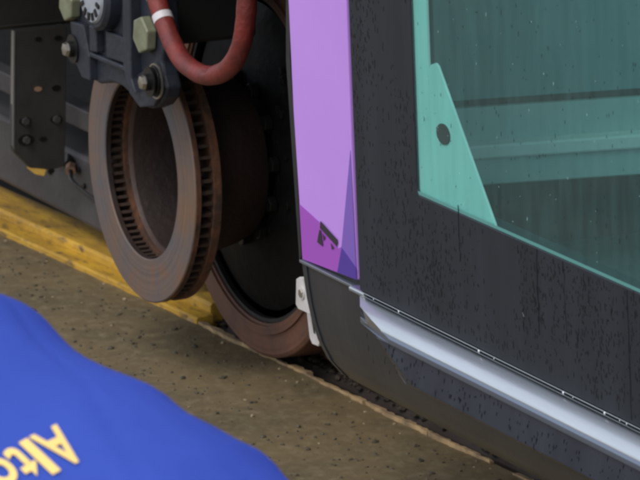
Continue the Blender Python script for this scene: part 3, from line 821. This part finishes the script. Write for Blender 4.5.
# --- skeleton for the rest of the body
hip = c0 + ax * -.22 - nv * .05; neck = c0 + ax * .47; head = c0 + ax * .62 - nv * .02 + Z * .0
foot_c = Vector((hip.x, hip.y, 0)) 
fwdp = Vector((ax.x, ax.y, 0)).normalized(); rgt = Vector((rv.x, rv.y, 0)); rgt = (rgt - fwdp * rgt.dot(fwdp)).normalized()
def skin_obj(name, verts, edges, m, parent, root=0, sub=2):
    me = bpy.data.meshes.new(name); me.from_pydata([v[0] for v in verts], edges, []); me.materials.append(m)
    o = bpy.data.objects.new(name, me); COL.objects.link(o); o.parent = parent
    s = o.modifiers.new('skin', 'SKIN'); s.use_smooth_shade = True
    if not me.skin_vertices: me.skin_vertices
    o.modifiers.new('sub', 'SUBSURF').levels = sub; o.modifiers['sub'].render_levels = sub
    sv = me.skin_vertices[0].data if len(me.skin_vertices) else None
    if sv is None:
        bpy.context.view_layer.objects.active = o; bpy.ops.mesh.customdata_skin_add(); sv = me.skin_vertices[0].data
    for i, v in enumerate(verts):
        r = v[1]; sv[i].radius = r if isinstance(r, tuple) else (r, r)
    sv[root].use_root = True
    return o
V = []; E_ = []
def add(p, r, prev=None):
    V.append((Vector(p), r)); i = len(V) - 1
    if prev is not None: E_.append((prev, i))
    return i
pel = add(hip, .08)
ab = add(c0 + ax * 0 - nv * .03, .065, pel); ch = add(c0 + ax * .25 - nv * .03, .07, ab); sh = add(c0 + ax * .38 - nv * .02, .08, ch)
nk = add(neck, .055, sh); hd0 = add(head - ax * .05, .075, nk); hd1 = add(head + ax * .03, .085, hd0); hd2 = add(head + ax * .09, .06, hd1)
nose = add(head + ax * .02 - nv * .10, .014, hd1)
for sg in (-1, 1):
    s0 = add(c0 + ax * .36 + rv * (.15 * sg) - nv * .03, .055, sh)
    elb = c0 + ax * .40 + rv * (.17 * sg) - Z * .30 - nv * .02
    s1 = add(elb, .042, s0)
    wri = elb - Z * .20 + fwdp * .14
    s2 = add(wri, .028, s1)
    pd = (wri - elb).normalized(); lat = rgt * sg
    s3 = add(wri + pd * .06, (.036, .018), s2)
    for q, (o_, l_) in enumerate(((-.03, .060), (-.010, .070), (.011, .066), (.030, .052))):
        a_ = add(wri + pd * .10 + lat * o_, .0095, s3); b_ = add(wri + pd * (.10 + l_ * .55) + lat * o_ - nv * .008, .0088, a_); add(wri + pd * (.10 + l_) + lat * o_ - nv * .025, .0075, b_)
    th_ = add(wri + pd * .05 - lat * .045, .011, s2); add(wri + pd * .085 - lat * .062, .009, th_)
skin_obj('body', V, E_, M['skin'], person)
# trousers and boots
V = []; E_ = []
pel = add(hip + ax * .0, .085)
for sg in (-1, 1):
    h_ = add(hip - ax * .03 + rgt * (.10 * sg) - Z * .06, .078, pel)
    k_ = add(Vector((hip.x, hip.y, .44)) + rgt * (.15 * sg) + fwdp * .20, .072, h_)
    a_ = add(Vector((hip.x, hip.y, .12)) + rgt * (.15 * sg) - fwdp * .02, .055, k_)
skin_obj('trousers', V, E_, M['trousers'], person)
for sg in (-1, 1):
    V = []; E_ = []
    b_ = Vector((hip.x, hip.y, 0)) + rgt * (.15 * sg)
    a_ = add(b_ - fwdp * .03 + Z * .13, .05); c_ = add(b_ - fwdp * .03 + Z * .05, .048, a_); d_ = add(b_ + fwdp * .08 + Z * .043, .043, c_); add(b_ + fwdp * .18 + Z * .035, .034, d_)
    skin_obj('boot', V, E_, M['boot'], person)
shirt = link('polo_shirt', bm, M['shirt'], person, smooth=True)
for v in (shirt,):
    s_ = v.modifiers.new('solid', 'SOLIDIFY'); s_.thickness = .0015; s_.offset = -1
link('collar', tube([neck - ax * .02 + (rv * cos(k * pi / 12) + nv * sin(k * pi / 12)) * .067 for k in range(25)], .012, 10), M['shirt'], shirt, smooth=True)
for sg in (-1, 1):
    link('sleeve', tube([c0 + ax * .34 + rv * (.13 * sg) - nv * .03, c0 + ax * .375 + rv * (.165 * sg) - nv * .03, c0 + ax * .385 + rv * (.172 * sg) - Z * .10 - nv * .03, c0 + ax * .39 + rv * (.175 * sg) - Z * .20 - nv * .025], [.085, .085, .075, .068], 28), M['shirt'], shirt, smooth=True)
# hair: a cap over the back of the head
bm = bmesh.new(); bmesh.ops.create_uvsphere(bm, u_segments=28, v_segments=18, radius=.105)
F3 = Matrix((rv, ax, nv)).transposed().to_4x4()
for v in bm.verts:
    v.co = Vector((v.co.x * .93, v.co.y * 1.08, v.co.z * 1.05)) * (1 + .04 * noise.noise(v.co * 30))
bmesh.ops.delete(bm, geom=[v for v in bm.verts if v.co.z < -.035 or (v.co.z < .02 and v.co.y < -.07)], context='VERTS')
bmesh.ops.transform(bm, matrix=Matrix.Translation(head + ax * .01) @ F3, verts=bm.verts)
link('hair', bm, M['hair'], person, smooth=True)

# --- lettering laid on the shirt, letter by letter
def glyph(ch, x, w, cap):
    cu = bpy.data.curves.new('letter', 'FONT'); cu.body = ch; cu.size = 1; cu.offset = .022; cu.resolution_u = 6
    tmp = bpy.data.objects.new('tmp', cu); COL.objects.link(tmp)
    bpy.context.view_layer.update()
    me = bpy.data.meshes.new_from_object(tmp.evaluated_get(bpy.context.evaluated_depsgraph_get()))
    bpy.data.objects.remove(tmp)
    bm = bmesh.new(); bm.from_mesh(me); bpy.data.meshes.remove(me)
    bmesh.ops.triangulate(bm, faces=bm.faces)
    bmesh.ops.subdivide_edges(bm, edges=[e for e in bm.edges if e.calc_length() > .12], cuts=2)
    x0 = min(v.co.x for v in bm.verts); x1 = max(v.co.x for v in bm.verts)
    return bm, x0, x1
# picture anchor: foot line centre of the first letter and the writing direction
def on_back(px, py):
    d = ray(px, py).normalized(); loc, nrm, idx, dist = bvh.ray_cast(CAM, d); return loc
TXT = [('A', 0, 30, 45), ('l', 0, 9, 46), ('t', 0, 16, 40), ('o', 0, 22, 33), ('n', 0, 22, 33)]
foot = on_back(43.5, 433)                    # middle of the feet of the A
if foot is None: foot = c0 + nv * .12
cur = 0
CAPM = .0437
for ch_, _, wpx, hpx in TXT:
    bm, x0, x1 = glyph(ch_, 0, 0, 0)
    wm = wpx / 1220 / .875
    sc_y = CAPM / .70
    for v in bm.verts:
        lx = (v.co.x - x0) / (x1 - x0) * wm; ly = v.co.y * sc_y
        P = foot + rv * (cur + lx - 15 / 1067) + ax * ly + nv * .1
        loc, nrm, idx, dist = bvh.ray_cast(P, -nv)
        v.co = (loc + nv * .0022) if loc else P
    cur += wm + .0016
    me_ = link('letter', bm, M['letter'], shirt)
bpy.context.view_layer.update()
